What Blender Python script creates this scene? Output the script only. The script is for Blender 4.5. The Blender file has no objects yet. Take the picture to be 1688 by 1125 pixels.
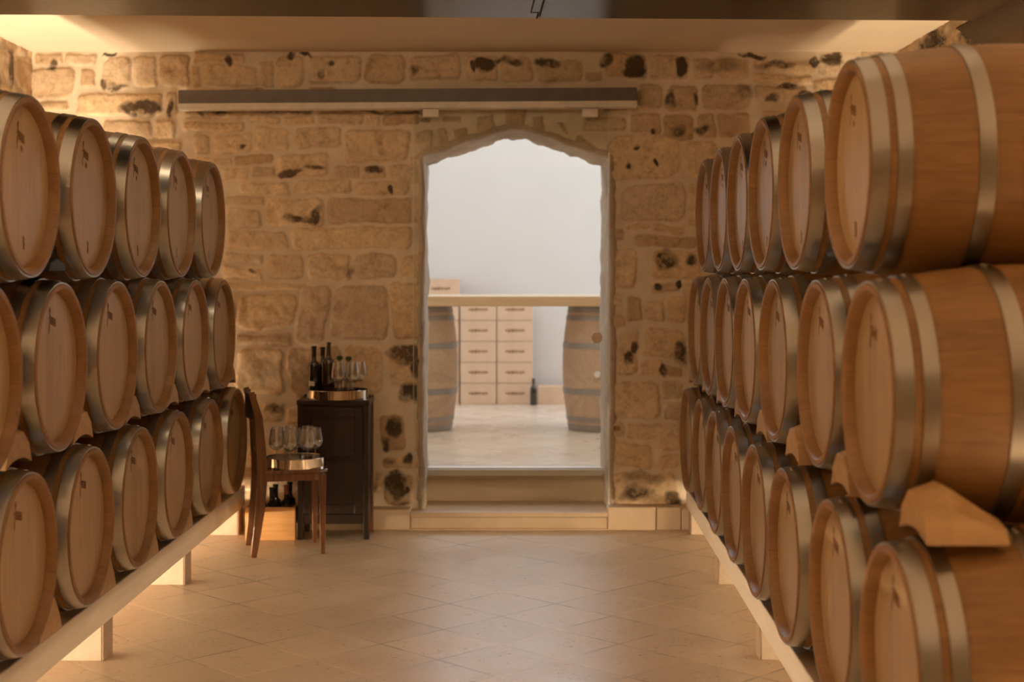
import bpy, bmesh, math, random
import numpy as np
from mathutils import Vector, Matrix

random.seed(7)
rng = np.random.default_rng(11)
sc = bpy.context.scene
COL = sc.collection
PI = math.pi

# ------------------------------------------------------------------ camera, world, big lights, exposure
H = 1.55            # camera height
F = 2400.0          # focal length in pixels of the 1688 px wide frame
VX, VY = 854.0, 453.0
cam_d = bpy.data.cameras.new('camera')
cam = bpy.data.objects.new('camera', cam_d)
COL.objects.link(cam)
cam.location = (0, 0, H)
cam.rotation_euler = (PI / 2, 0, 0)
cam_d.sensor_width = 36
cam_d.lens = F / 1688 * 36
cam_d.shift_x = -(VX - 844) / 1688
cam_d.shift_y = -(562.5 - VY) / 1688
cam_d.dof.use_dof = True
cam_d.dof.focus_distance = 6.4
cam_d.dof.aperture_fstop = 2.2
cam_d.clip_start = 0.05
sc.camera = cam

world = bpy.data.worlds.new('world')
sc.world = world
world.use_nodes = True
world.node_tree.nodes['Background'].inputs[0].default_value = (0.55, 0.62, 0.75, 1)
world.node_tree.nodes['Background'].inputs[1].default_value = 0.3

sc.view_settings.view_transform = 'Standard'
sc.view_settings.look = 'None'
sc.view_settings.exposure = 0.08
sc.view_settings.gamma = 1.0
sc.view_settings.use_curve_mapping = False
sc.cycles.use_denoising = True
sc.cycles.max_bounces = 10
sc.cycles.diffuse_bounces = 5
sc.cycles.glossy_bounces = 5
sc.cycles.transparent_max_bounces = 24
sc.cycles.caustics_reflective = False
sc.cycles.caustics_refractive = False
sc.cycles.sample_clamp_indirect = 4.0
sc.cycles.blur_glossy = 0.5

WARM = (1.0, 0.73, 0.43)
COOL = (0.92, 0.94, 1.0)


def area(name, loc, rot, sx, sy, power, color, spread=PI):
    d = bpy.data.lights.new(name, 'AREA')
    d.shape = 'RECTANGLE'
    d.size, d.size_y = sx, sy
    d.energy = power
    d.color = color
    d.spread = spread
    o = bpy.data.objects.new(name, d)
    o.location = loc
    o.rotation_euler = rot
    COL.objects.link(o)
    return o


# added warm fill panels under the cellar ceiling, out of frame, for general light
area('ceiling_fill', (-0.3, 0.6, 2.86), (0, 0, 0), 3.6, 2.0, 5, WARM)
area('ceiling_fill', (-0.3, 4.7, 2.90), (0, 0, 0), 3.6, 1.2, 5.5, WARM)
# wall-washing lamp on the ceiling behind the timber beam
area('wall_lamp', (-1.2, 6.45, 2.885), (0.75, 0, 0), 2.6, 0.12, 8.5, (1.0, 0.75, 0.47))
# warm strips fixed under the front rails of both barrel racks, one per bay
for _y0, _y1 in ((1.6, 2.95), (3.11, 4.38), (4.54, 5.82), (5.98, 7.25), (7.41, 8.64)):
    _ym = (_y0 + _y1) / 2
    area('rack_light', (-2.10, _ym, 0.148), (0, 0.8, 0), 0.05, _y1 - _y0, 3.4, (1.0, 0.76, 0.48))
    area('rack_light', (1.40 + 0.0195 * (_ym - 5.9), _ym, 0.142), (0, -0.8, -0.0195), 0.05, _y1 - _y0, 3.4, (1.0, 0.76, 0.48))
# daylight in the room beyond the door: its side window and its skylight
area('window_daylight', (3.15, 12.2, 2.3), (0, PI / 2, 0), 2.2, 2.4, 42, COOL)
area('window_daylight', (-3.15, 11.2, 2.3), (0, -PI / 2, 0), 2.0, 2.0, 18, COOL)
area('skylight_daylight', (0.0, 11.4, 3.95), (0, 0, 0), 3.2, 2.6, 26, (1.0, 0.9, 0.78))
area('clerestory_daylight', (-0.3, 14.12, 3.4), (-PI / 2, 0, 0), 3.6, 0.8, 62, (0.82, 0.89, 1.0))


# ------------------------------------------------------------------ helpers
class MB:
    def __init__(self):
        self.v, self.f, self.m = [], [], []

    def add(self, vs, fs, mi=0):
        b = len(self.v)
        self.v.extend([tuple(p) for p in vs])
        for f in fs:
            self.f.append(tuple(i + b for i in f))
            self.m.append(mi)
        return self

    def box(self, x0, x1, y0, y1, z0, z1, mi=0, mat=None):
        vs = [(x, y, z) for x in (x0, x1) for y in (y0, y1) for z in (z0, z1)]
        if mat is not None:
            vs = [mat @ Vector(p) for p in vs]
        fs = [(0, 1, 3, 2), (4, 6, 7, 5), (0, 4, 5, 1), (2, 3, 7, 6), (0, 2, 6, 4), (1, 5, 7, 3)]
        return self.add(vs, fs, mi)

    def lathe(self, prof, c=(0, 0, 0), axis='z', n=32, closed=False, mi=0):
        vs, fs = [], []
        k = len(prof)
        for i in range(n):
            a = 2 * PI * i / n
            ca, sa = math.cos(a), math.sin(a)
            for (t, r) in prof:
                if axis == 'z':
                    vs.append((c[0] + r * ca, c[1] + r * sa, c[2] + t))
                elif axis == 'x':
                    vs.append((c[0] + t, c[1] + r * ca, c[2] + r * sa))
                else:
                    vs.append((c[0] + r * sa, c[1] + t, c[2] + r * ca))
        for i in range(n):
            j = (i + 1) % n
            for q in range(k if closed else k - 1):
                q2 = (q + 1) % k
                fs.append((i * k + q, j * k + q, j * k + q2, i * k + q2))
        return self.add(vs, fs, mi)

    def tube(self, path, rad, n=8, sx=1.0, sy=1.0, mi=0, cap=True, square=False, up=(0, 0, 1)):
        P = [Vector(p) for p in path]
        rs = rad if isinstance(rad, (list, tuple)) else [rad] * len(P)
        vs, fs = [], []
        for i, p in enumerate(P):
            t = (P[min(i + 1, len(P) - 1)] - P[max(i - 1, 0)]).normalized()
            u = Vector(up)
            if abs(t.dot(u)) > 0.95:
                u = Vector((0, 1, 0))
            a = t.cross(u).normalized()
            b = a.cross(t).normalized()
            for k in range(n):
                ang = 2 * PI * (k + (0.5 if square else 0)) / n
                q = math.sqrt(2) if square else 1
                vs.append(p + a * math.cos(ang) * rs[i] * sx * q + b * math.sin(ang) * rs[i] * sy * q)
        for i in range(len(P) - 1):
            for k in range(n):
                k2 = (k + 1) % n
                fs.append((i * n + k, i * n + k2, (i + 1) * n + k2, (i + 1) * n + k))
        if cap:
            fs.append(tuple(reversed(range(n))))
            fs.append(tuple((len(P) - 1) * n + k for k in range(n)))
        return self.add(vs, fs, mi)

    def prism(self, poly, x0, x1, axis='x', mi=0):
        n = len(poly)
        def pt(x, p):
            return {'x': (x, p[0], p[1]), 'y': (p[0], x, p[1]), 'z': (p[0], p[1], x)}[axis]
        vs = [pt(x0, p) for p in poly] + [pt(x1, p) for p in poly]
        fs = [tuple(range(n)), tuple(reversed(range(n, 2 * n)))]
        for i in range(n):
            j = (i + 1) % n
            fs.append((i, i + n, j + n, j))
        return self.add(vs, fs, mi)

    def build(self, name, mats, parent=None, smooth=None, bevel=0.0, seg=2, loc=None, rotz=None):
        me = bpy.data.meshes.new(name)
        me.from_pydata(self.v, [], self.f)
        if not isinstance(mats, (list, tuple)):
            mats = [mats]
        for m in mats:
            me.materials.append(m)
        me.polygons.foreach_set('material_index', self.m)
        bm = bmesh.new()
        bm.from_mesh(me)
        bmesh.ops.recalc_face_normals(bm, faces=bm.faces)
        if smooth is not None:
            for f in bm.faces:
                f.smooth = True
            for e in bm.edges:
                if len(e.link_faces) == 2 and e.calc_face_angle(0) > smooth:
                    e.smooth = False
        bm.to_mesh(me)
        bm.free()
        o = bpy.data.objects.new(name, me)
        COL.objects.link(o)
        if bevel:
            b = o.modifiers.new('bevel', 'BEVEL')
            b.width = bevel
            b.segments = seg
            b.limit_method = 'ANGLE'
            b.angle_limit = 0.7
        if parent:
            o.parent = parent
        if loc:
            o.location = loc
        if rotz is not None:
            o.rotation_euler[2] = rotz
        return o


def thing(name, label, cat, loc=(0, 0, 0), rotz=0, group=None):
    o = bpy.data.objects.new(name, None)
    o.empty_display_size = 0.1
    COL.objects.link(o)
    o.location = loc
    o.rotation_euler = (0, 0, rotz)
    tag(o, label, cat, group)
    return o


def tag(o, label, cat, group=None):
    o['label'] = label
    o['category'] = cat
    if group:
        o['group'] = group
    return o


def struct(o):
    o['kind'] = 'structure'
    return o


def dup(root, loc, rotz=None, label=None, group=None, skip=()):
    r = root.copy()
    COL.objects.link(r)
    r.location = loc
    if rotz is not None:
        r.rotation_euler = (0, 0, rotz)
    if label:
        r['label'] = label
    if group:
        r['group'] = group
    for ch in list(root.children):
        if ch.name.split('.')[0] in skip:
            continue
        c = ch.copy()
        COL.objects.link(c)
        c.parent = r
        for g in list(ch.children):
            d = g.copy()
            COL.objects.link(d)
            d.parent = c
    return r


# ------------------------------------------------------------------ materials
class NT:
    def __init__(self, name):
        self.m = bpy.data.materials.new(name)
        self.m.use_nodes = True
        self.t = self.m.node_tree
        self.b = self.t.nodes['Principled BSDF']
        self.out = self.t.nodes['Material Output']
        self.tc = None

    def n(self, kind, **kw):
        nd = self.t.nodes.new(kind)
        for k, v in kw.items():
            if k.startswith('i_'):
                key = k[2:]
                key = int(key) if key.isdigit() else key.replace('_', ' ')
                nd.inputs[key].default_value = v
            else:
                setattr(nd, k, v)
        return nd

    def l(self, a, b):
        self.t.links.new(a, b)

    def coord(self, which='Object', scale=(1, 1, 1), loc=(0, 0, 0), rot=(0, 0, 0)):
        if not self.tc:
            self.tc = self.n('ShaderNodeTexCoord')
        mp = self.n('ShaderNodeMapping')
        mp.inputs['Scale'].default_value = scale
        mp.inputs['Location'].default_value = loc
        mp.inputs['Rotation'].default_value = rot
        self.l(self.tc.outputs[which], mp.inputs[0])
        return mp.outputs[0]

    def noise(self, vec, scale, detail=4, rough=0.55, dist=0.0):
        nd = self.n('ShaderNodeTexNoise')
        nd.inputs['Scale'].default_value = scale
        nd.inputs['Detail'].default_value = detail
        nd.inputs['Roughness'].default_value = rough
        nd.inputs['Distortion'].default_value = dist
        self.l(vec, nd.inputs['Vector'])
        return nd.outputs[0]

    def ramp(self, fac, stops):
        r = self.n('ShaderNodeValToRGB')
        el = r.color_ramp.elements
        while len(el) < len(stops):
            el.new(0.5)
        for e, (p, c) in zip(el, stops):
            e.position = p
            e.color = (c[0], c[1], c[2], 1) if not isinstance(c, (int, float)) else (c, c, c, 1)
        self.l(fac, r.inputs[0])
        return r.outputs[0]

    def math(self, op, a, b=None, c=None):
        nd = self.n('ShaderNodeMath', operation=op)
        for i, v in enumerate((a, b, c)):
            if v is None:
                continue
            if isinstance(v, (int, float)):
                nd.inputs[i].default_value = v
            else:
                self.l(v, nd.inputs[i])
        return nd.outputs[0]

    def mix(self, fac, a, b, mode='MIX'):
        nd = self.n('ShaderNodeMix', data_type='RGBA', blend_type=mode)
        for idx, v in ((0, fac), (6, a), (7, b)):
            if isinstance(v, (int, float)):
                nd.inputs[idx].default_value = v
            elif isinstance(v, tuple):
                nd.inputs[idx].default_value = (v[0], v[1], v[2], 1)
            else:
                self.l(v, nd.inputs[idx])
        return nd.outputs[2]

    def bump(self, h, strength=0.3, dist=0.01):
        nd = self.n('ShaderNodeBump')
        nd.inputs['Strength'].default_value = strength
        nd.inputs['Distance'].default_value = dist
        self.l(h, nd.inputs['Height'])
        self.l(nd.outputs[0], self.b.inputs['Normal'])

    def set(self, base=None, rough=None, metal=None, **kw):
        for key, v in (('Base Color', base), ('Roughness', rough), ('Metallic', metal)):
            if v is None:
                continue
            if isinstance(v, (int, float)):
                self.b.inputs[key].default_value = v
            elif isinstance(v, tuple):
                self.b.inputs[key].default_value = (v[0], v[1], v[2], 1)
            else:
                self.l(v, self.b.inputs[key])
        for k, v in kw.items():
            self.b.inputs[k.replace('_', ' ')].default_value = v
        return self.m


def plain(name, c, rough=0.5, metal=0.0, var=0.12, scale=12, **kw):
    t = NT(name)
    v = t.coord()
    n_ = t.noise(v, scale)
    c0 = tuple(x * (1 - var) for x in c)
    c1 = tuple(min(1, x * (1 + var)) for x in c)
    return t.set(t.ramp(n_, [(0.3, c0), (0.7, c1)]), rough, metal, **kw)


def wood(name, dark, light, axis=0, scale=5.0, rough=0.45, bump=0.08, coat=0.0, stretch=12):
    t = NT(name)
    s = [stretch, stretch, stretch]
    s[axis] = 1.0
    v = t.coord(scale=tuple(s))
    a = t.noise(v, scale, 6, 0.6, 0.4)
    oi = t.n('ShaderNodeObjectInfo')
    col = t.ramp(a, [(0.25, dark), (0.75, light)])
    var = t.ramp(oi.outputs['Random'], [(0, 0.85), (1, 1.12)])
    col = t.mix(1.0, col, var, 'MULTIPLY')
    t.bump(a, bump, 0.004)
    t.set(col, rough)
    if coat:
        t.b.inputs['Coat Weight'].default_value = coat
        t.b.inputs['Coat Roughness'].default_value = 0.12
    return t.m


def barrel_body(name, dark, light, rough=0.45):
    t = NT(name)
    tc = t.coord(loc=(0, 0, 0))
    sep = t.n('ShaderNodeSeparateXYZ')
    t.l(tc, sep.inputs[0])
    z = t.math('SUBTRACT', sep.outputs[2], 0.345)
    ang = t.math('ARCTAN2', sep.outputs[1], z)
    st = t.math('MULTIPLY', ang, 26 / (2 * PI))
    oi = t.n('ShaderNodeObjectInfo')
    st = t.math('ADD', st, t.math('MULTIPLY', oi.outputs['Random'], 17.3))
    fl = t.math('FLOOR', st)
    fr = t.math('FRACT', st)
    wn = t.n('ShaderNodeTexWhiteNoise', noise_dimensions='1D')
    t.l(fl, wn.inputs['W'])
    edge = t.math('ABSOLUTE', t.math('SUBTRACT', fr, 0.5))
    seam = t.ramp(edge, [(0.47, 0.0), (0.495, 1.0)])
    v = t.coord(scale=(1.2, 14, 14))
    g = t.noise(v, 4.0, 6, 0.6, 0.5)
    col = t.ramp(g, [(0.25, dark), (0.75, light)])
    tone = t.ramp(wn.outputs[0], [(0, 0.9), (1, 1.06)])
    col = t.mix(1.0, col, tone, 'MULTIPLY')
    col = t.mix(t.math('MULTIPLY', seam, 0.3), col, (dark[0] * 0.35, dark[1] * 0.3, dark[2] * 0.3))
    hgt = t.math('SUBTRACT', t.math('MULTIPLY', g, 0.3), seam)
    t.bump(hgt, 0.25, 0.002)
    return t.set(col, rough)


def barrel_head(name, dark, light, rough=0.38):
    t = NT(name)
    tc = t.coord()
    sep = t.n('ShaderNodeSeparateXYZ')
    t.l(tc, sep.inputs[0])
    oi = t.n('ShaderNodeObjectInfo')
    st = t.math('ADD', t.math('MULTIPLY', sep.outputs[1], 12.5), t.math('MULTIPLY', oi.outputs['Random'], 9.7))
    fl = t.math('FLOOR', st)
    fr = t.math('FRACT', st)
    wn = t.n('ShaderNodeTexWhiteNoise', noise_dimensions='1D')
    t.l(fl, wn.inputs['W'])
    edge = t.math('ABSOLUTE', t.math('SUBTRACT', fr, 0.5))
    seam = t.ramp(edge, [(0.475, 0.0), (0.498, 1.0)])
    v = t.coord(scale=(10, 10, 0.9))
    g = t.noise(v, 5.0, 6, 0.6, 0.5)
    col = t.ramp(g, [(0.25, dark), (0.75, light)])
    tone = t.ramp(wn.outputs[0], [(0, 0.88), (1, 1.08)])
    col = t.mix(1.0, col, tone, 'MULTIPLY')
    rt = t.ramp(oi.outputs['Random'], [(0, 0.9), (1, 1.08)])
    col = t.mix(1.0, col, rt, 'MULTIPLY')
    col = t.mix(t.math('MULTIPLY', seam, 0.35), col, (dark[0] * 0.4, dark[1] * 0.35, dark[2] * 0.3))
    t.bump(t.math('SUBTRACT', t.math('MULTIPLY', g, 0.3), seam), 0.15, 0.0015)
    return t.set(col, rough)


def steel(name, c, rough=0.3, lo=0.7, axis_scale=(1, 30, 30), metal=1.0):
    t = NT(name)
    v = t.coord(scale=axis_scale)
    g = t.noise(v, 3.0, 4)
    v2 = t.coord()
    g2 = t.noise(v2, 5.0, 4)
    col = t.ramp(g2, [(0.3, tuple(x * lo for x in c)), (0.7, c)])
    r = t.ramp(g, [(0.3, rough * 0.93), (0.7, rough * 1.08)])
    return t.set(col, r, metal)


def glass_thin(name, tint=(1, 1, 1), ior=1.5, boost=1.0):
    t = NT(name)
    t.t.nodes.remove(t.b)
    tr = t.n('ShaderNodeBsdfTransparent')
    tr.inputs[0].default_value = (*tint, 1)
    gl = t.n('ShaderNodeBsdfGlossy')
    gl.inputs['Roughness'].default_value = 0.02
    lw = t.n('ShaderNodeLayerWeight')
    lw.inputs[0].default_value = 0.5
    f = t.math('POWER', lw.outputs['Facing'], 4.0)
    f = t.math('MINIMUM', t.math('MULTIPLY', t.math('ADD', t.math('MULTIPLY', f, 0.6), 0.09), boost), 1.0)
    mx = t.n('ShaderNodeMixShader')
    t.l(f, mx.inputs[0])
    t.l(tr.outputs[0], mx.inputs[1])
    t.l(gl.outputs[0], mx.inputs[2])
    t.l(mx.outputs[0], t.out.inputs[0])
    return t.m


def emis(name, c, s):
    t = NT(name)
    return t.set((1, 1, 1), 0.5, Emission_Color=(*c, 1), Emission_Strength=s)


M = {}
M['stave'] = barrel_body('oak_staves', (0.23, 0.12, 0.045), (0.34, 0.185, 0.075))
M['head'] = barrel_head('oak_head', (0.42, 0.29, 0.165), (0.54, 0.39, 0.235))
M['hoop'] = steel('galvanised_hoop', (0.44, 0.42, 0.39), 0.30, 0.92, (8, 1, 1))
M['old_stave'] = barrel_body('weathered_staves', (0.48, 0.32, 0.21), (0.66, 0.47, 0.32), 0.6)
M['old_hoop'] = steel('weathered_hoop', (0.42, 0.38, 0.34), 0.5, 0.7, (1, 1, 30), 0.6)
M['ink'] = plain('burnt_brand', (0.26, 0.14, 0.065), 0.7)
M['chalk'] = plain('chalk', (0.8, 0.74, 0.66), 0.8)
M['pine'] = wood('pine', (0.40, 0.24, 0.11), (0.56, 0.37, 0.19), 0, 3.0, 0.5)
M['rack_wood'] = wood('pale_painted_timber', (0.46, 0.37, 0.28), (0.58, 0.48, 0.38), 1, 2.0, 0.4)
M['shaded_end_grain'] = plain('shaded_end_grain', (0.26, 0.17, 0.11), 0.7)  # darker than the sleepers: shade on the aisle-facing ends put into the colour
M['black'] = plain('black_rubber', (0.015, 0.014, 0.016), 0.5)
M['beam'] = wood('dark_varnished_beam', (0.008, 0.004, 0.002), (0.022, 0.010, 0.005), 0, 3.0, 0.2, 0.1, 0.0)
M['beam'].node_tree.nodes['Principled BSDF'].inputs['Specular IOR Level'].default_value = 0.06
M['groove'] = plain('joint_groove', (0.02, 0.008, 0.004), 0.8)
M['dark_wood'] = wood('dark_mahogany', (0.010, 0.004, 0.0025), (0.026, 0.010, 0.005), 2, 3.0, 0.42, 0.05, 0.1)
M['chair_wood'] = wood('walnut_chair', (0.10, 0.038, 0.014), (0.22, 0.09, 0.035), 2, 4.0, 0.25, 0.04, 0.5)
M['crate'] = wood('honey_crate', (0.60, 0.30, 0.10), (0.80, 0.45, 0.18), 0, 2.5, 0.5)
M['silver'] = steel('polished_tray', (0.86, 0.80, 0.72), 0.07, 0.95, (1, 1, 1))
M['bottle'] = plain('dark_bottle_glass', (0.012, 0.011, 0.008), 0.06, 0, Coat_Weight=0.5)
M['brown_glass'] = plain('amber_bottle_glass', (0.045, 0.022, 0.010), 0.05, 0, Coat_Weight=1.0)
M['paper'] = plain('paper_label', (0.75, 0.70, 0.62), 0.7)
M['capsule'] = plain('wine_capsule', (0.30, 0.10, 0.06), 0.35, 0.3)
M['green_cap'] = plain('green_stopper', (0.06, 0.075, 0.025), 0.6)
M['glass'] = glass_thin('clear_glass', (0.985, 0.985, 0.98), 1.5, 2.1)
M['pane'] = glass_thin('door_pane', (0.97, 0.985, 0.98), 1.45, 0.4)
M['glass_edge'] = plain('glass_edge', (0.86, 0.95, 0.95), 0.08, 0.0, Coat_Weight=1.0)
M['alu'] = plain('anodised_aluminium', (0.15, 0.13, 0.12), 0.5, 0.2)
M['white_alu'] = plain('white_aluminium', (0.80, 0.76, 0.70), 0.45)
M['knob'] = plain('brushed_knob', (0.80, 0.66, 0.55), 0.4, 0.0)
M['plaster'] = plain('cellar_plaster', (0.72, 0.62, 0.50), 0.85, 0, 0.03, 3)
M['white_wall'] = plain('white_wall', (0.78, 0.78, 0.78), 0.9, 0, 0.02, 2)
M['card'] = plain('cardboard', (0.76, 0.55, 0.40), 0.8, 0, 0.06, 6)
M['card_ink'] = plain('cardboard_print', (0.30, 0.16, 0.09), 0.8)
M['table'] = wood('table_slab', (0.60, 0.40, 0.22), (0.74, 0.53, 0.32), 0, 2.5, 0.3)
M['led'] = emis('led_strip', (1.0, 0.77, 0.50), 410.0)
M['led_dim'] = emis('dimmer_led_strip', (1.0, 0.75, 0.46), 190.0)
M['rust'] = plain('rusty_foot', (0.16, 0.08, 0.05), 0.6, 0.4)


def stone_mat(name, mortar, dark, light, grey=0.0):
    t = NT(name)
    at = t.n('ShaderNodeAttribute', attribute_name='stone')
    sep = t.n('ShaderNodeSeparateColor')
    t.l(at.outputs['Color'], sep.inputs[0])
    v = t.coord()
    n1 = t.noise(v, 9, 8, 0.65, 0.6)
    n2 = t.noise(v, 38, 6, 0.7)
    n3 = t.noise(v, 3.0, 4, 0.6)
    n4 = t.noise(v, 16, 8, 0.75, 1.0)
    f = t.math('ADD', t.math('MULTIPLY', n1, 0.3), t.math('ADD', t.math('MULTIPLY', n2, 0.3), t.math('MULTIPLY', n4, 0.4)))
    stone = t.ramp(f, [(0.40, dark), (0.48, tuple(a * 0.45 + b * 0.55 for a, b in zip(dark, light))), (0.60, light)])
    tone = t.ramp(sep.outputs[1], [(0, (0.74, 0.66, 0.58)), (0.35, (0.95, 0.95, 0.95)), (0.6, (1.05, 0.98, 0.86)), (1, (1.12, 1.1, 1.06))])
    stone = t.mix(1.0, stone, tone, 'MULTIPLY')
    mort = t.ramp(n1, [(0.3, tuple(x * 0.86 for x in mortar)), (0.7, tuple(min(1, x * 1.06) for x in mortar))])
    col = t.mix(sep.outputs[0], mort, stone)
    # age staining, black lichen patches, plus the door rail's shadow put into the colour
    sn = t.ramp(t.math('ADD', t.math('MULTIPLY', n2, 0.7), t.math('MULTIPLY', n1, 0.6)), [(0.44, 0.0), (0.70, 1.0)])
    sfac = t.math('MINIMUM', t.math('MULTIPLY', sep.outputs[2], t.math('ADD', t.math('MULTIPLY', sn, 1.25), 0.05)), 0.96)
    col = t.mix(sfac, col, (0.06, 0.04, 0.025))
    blot = t.ramp(n3, [(0.45, 0.0), (0.75, 0.25)])
    col = t.mix(blot, col, (0.42, 0.27, 0.14))
    t.bump(f, 0.4, 0.015)
    return t.set(col, 0.88)


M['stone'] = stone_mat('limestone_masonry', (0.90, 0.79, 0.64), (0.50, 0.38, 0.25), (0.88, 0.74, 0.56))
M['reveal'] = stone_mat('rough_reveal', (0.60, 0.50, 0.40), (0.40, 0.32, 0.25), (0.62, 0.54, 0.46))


def floor_mat(name, c0, c1, grout, tile=True, rough=0.3):
    t = NT(name)
    v = t.coord()
    sep = t.n('ShaderNodeSeparateXYZ')
    t.l(v, sep.inputs[0])
    u = t.math('DIVIDE', t.math('SUBTRACT', t.math('ADD', sep.outputs[0], sep.outputs[1]), 4.53), 0.5)
    w = t.math('DIVIDE', t.math('SUBTRACT', t.math('SUBTRACT', sep.outputs[1], sep.outputs[0]), 6.68), 0.5)
    fu, fw = t.math('FRACT', u), t.math('FRACT', w)
    iu, iw = t.math('FLOOR', u), t.math('FLOOR', w)
    wn = t.n('ShaderNodeTexWhiteNoise', noise_dimensions='2D')
    cmb = t.n('ShaderNodeCombineXYZ')
    t.l(iu, cmb.inputs[0]); t.l(iw, cmb.inputs[1])
    t.l(cmb.outputs[0], wn.inputs['Vector'])
    e = t.math('MAXIMUM', t.math('ABSOLUTE', t.math('SUBTRACT', fu, 0.5)), t.math('ABSOLUTE', t.math('SUBTRACT', fw, 0.5)))
    g = t.ramp(e, [(0.481, 0.0), (0.488, 1.0)])
    big = t.noise(v, 2.2, 5, 0.6, 0.4)
    fine = t.noise(v, 30, 6, 0.7)
    col = t.ramp(t.math('ADD', t.math('MULTIPLY', big, 0.6), t.math('MULTIPLY', fine, 0.4)), [(0.3, c0), (0.7, c1)])
    tone = t.ramp(wn.outputs[0], [(0, 0.93), (1, 1.04)])
    col = t.mix(1.0, col, tone, 'MULTIPLY')
    # travertine pits, stretched and clustered
    vp = t.coord(scale=(1, 1.6, 1), rot=(0, 0, PI / 4))
    pits = t.noise(vp, 42, 3, 0.6, 1.2)
    clus = t.noise(v, 4.5, 3, 0.6)
    pit = t.math('MULTIPLY', t.ramp(pits, [(0.60, 0.0), (0.66, 1.0)]), t.ramp(clus, [(0.44, 0.0), (0.58, 1.0)]))
    col = t.mix(t.math('MULTIPLY', pit, 0.75), col, (c0[0] * 0.3, c0[1] * 0.26, c0[2] * 0.22))
    gn = t.noise(v, 1.7, 3, 0.6)
    gcol = t.ramp(gn, [(0.42, tuple(x * 0.45 for x in grout)), (0.6, tuple(min(1, x * 1.25) for x in grout))])
    if tile:
        col = t.mix(t.math('MULTIPLY', g, 0.8), col, gcol)
    hh = t.math('SUBTRACT', t.math('MULTIPLY', fine, 0.25), t.math('ADD', t.math('MULTIPLY', g, 0.8), t.math('MULTIPLY', pit, 0.8)))
    t.bump(hh, 0.25, 0.002)
    rr = t.math('ADD', t.math('MULTIPLY', big, 0.3), rough - 0.1)
    return t.set(col, rr)


M['floor'] = floor_mat('travertine_tiles', (0.62, 0.49, 0.35), (0.78, 0.64, 0.48), (0.68, 0.55, 0.40))
M['far_floor'] = floor_mat('far_stone_floor', (0.70, 0.56, 0.44), (0.82, 0.70, 0.58), (0.5, 0.42, 0.34), True, 0.25)
M['step'] = plain('limestone_step', (0.66, 0.52, 0.37), 0.6, 0, 0.08, 5)
M['pale_step'] = plain('pale_threshold', (0.78, 0.74, 0.68), 0.4, 0, 0.05, 5)

# ------------------------------------------------------------------ masonry
YW = 8.95            # inner face of the end wall
SW = F / YW          # pixels per metre on it
ZC = 2.92            # ceiling height
XL, XR = -3.0, 2.34  # side walls


def vnoise(x, y, scale, seed):
    """smooth value noise on arrays, -1..1"""
    r = np.random.default_rng(seed)
    L = r.random((256, 256)) * 2 - 1
    xs, ys = x * scale + 1000, y * scale + 1000
    xi, yi = np.floor(xs).astype(int), np.floor(ys).astype(int)
    xf, yf = xs - xi, ys - yi
    xf, yf = xf * xf * (3 - 2 * xf), yf * yf * (3 - 2 * yf)
    a, b = L[yi % 256, xi % 256], L[yi % 256, (xi + 1) % 256]
    c, d = L[(yi + 1) % 256, xi % 256], L[(yi + 1) % 256, (xi + 1) % 256]
    return (a * (1 - xf) + b * xf) * (1 - yf) + (c * (1 - xf) + d * xf) * yf


def fbm(x, y, scale, seed, o=4):
    s, a = 0, 1.0
    for k in range(o):
        s = s + a * vnoise(x, y, scale * 2 ** k, seed + k)
        a *= 0.5
    return s


def px2w(x, y):
    return (x - VX) / SW, H - (y - VY) / SW


def courses(u0, u1, v0, v1, seed):
    r = random.Random(seed)
    out, v = [], v0
    while v < v1:
        h = r.choice((0.10, 0.14, 0.18, 0.22, 0.26))
        u = u0 - r.random() * 0.3
        while u < u1:
            w = r.uniform(0.8, 2.3) * h + 0.06
            out.append((u + 0.012, v + 0.01, u + w - 0.012, v + h - 0.01))
            u += w
        v += h
    return out


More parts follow.
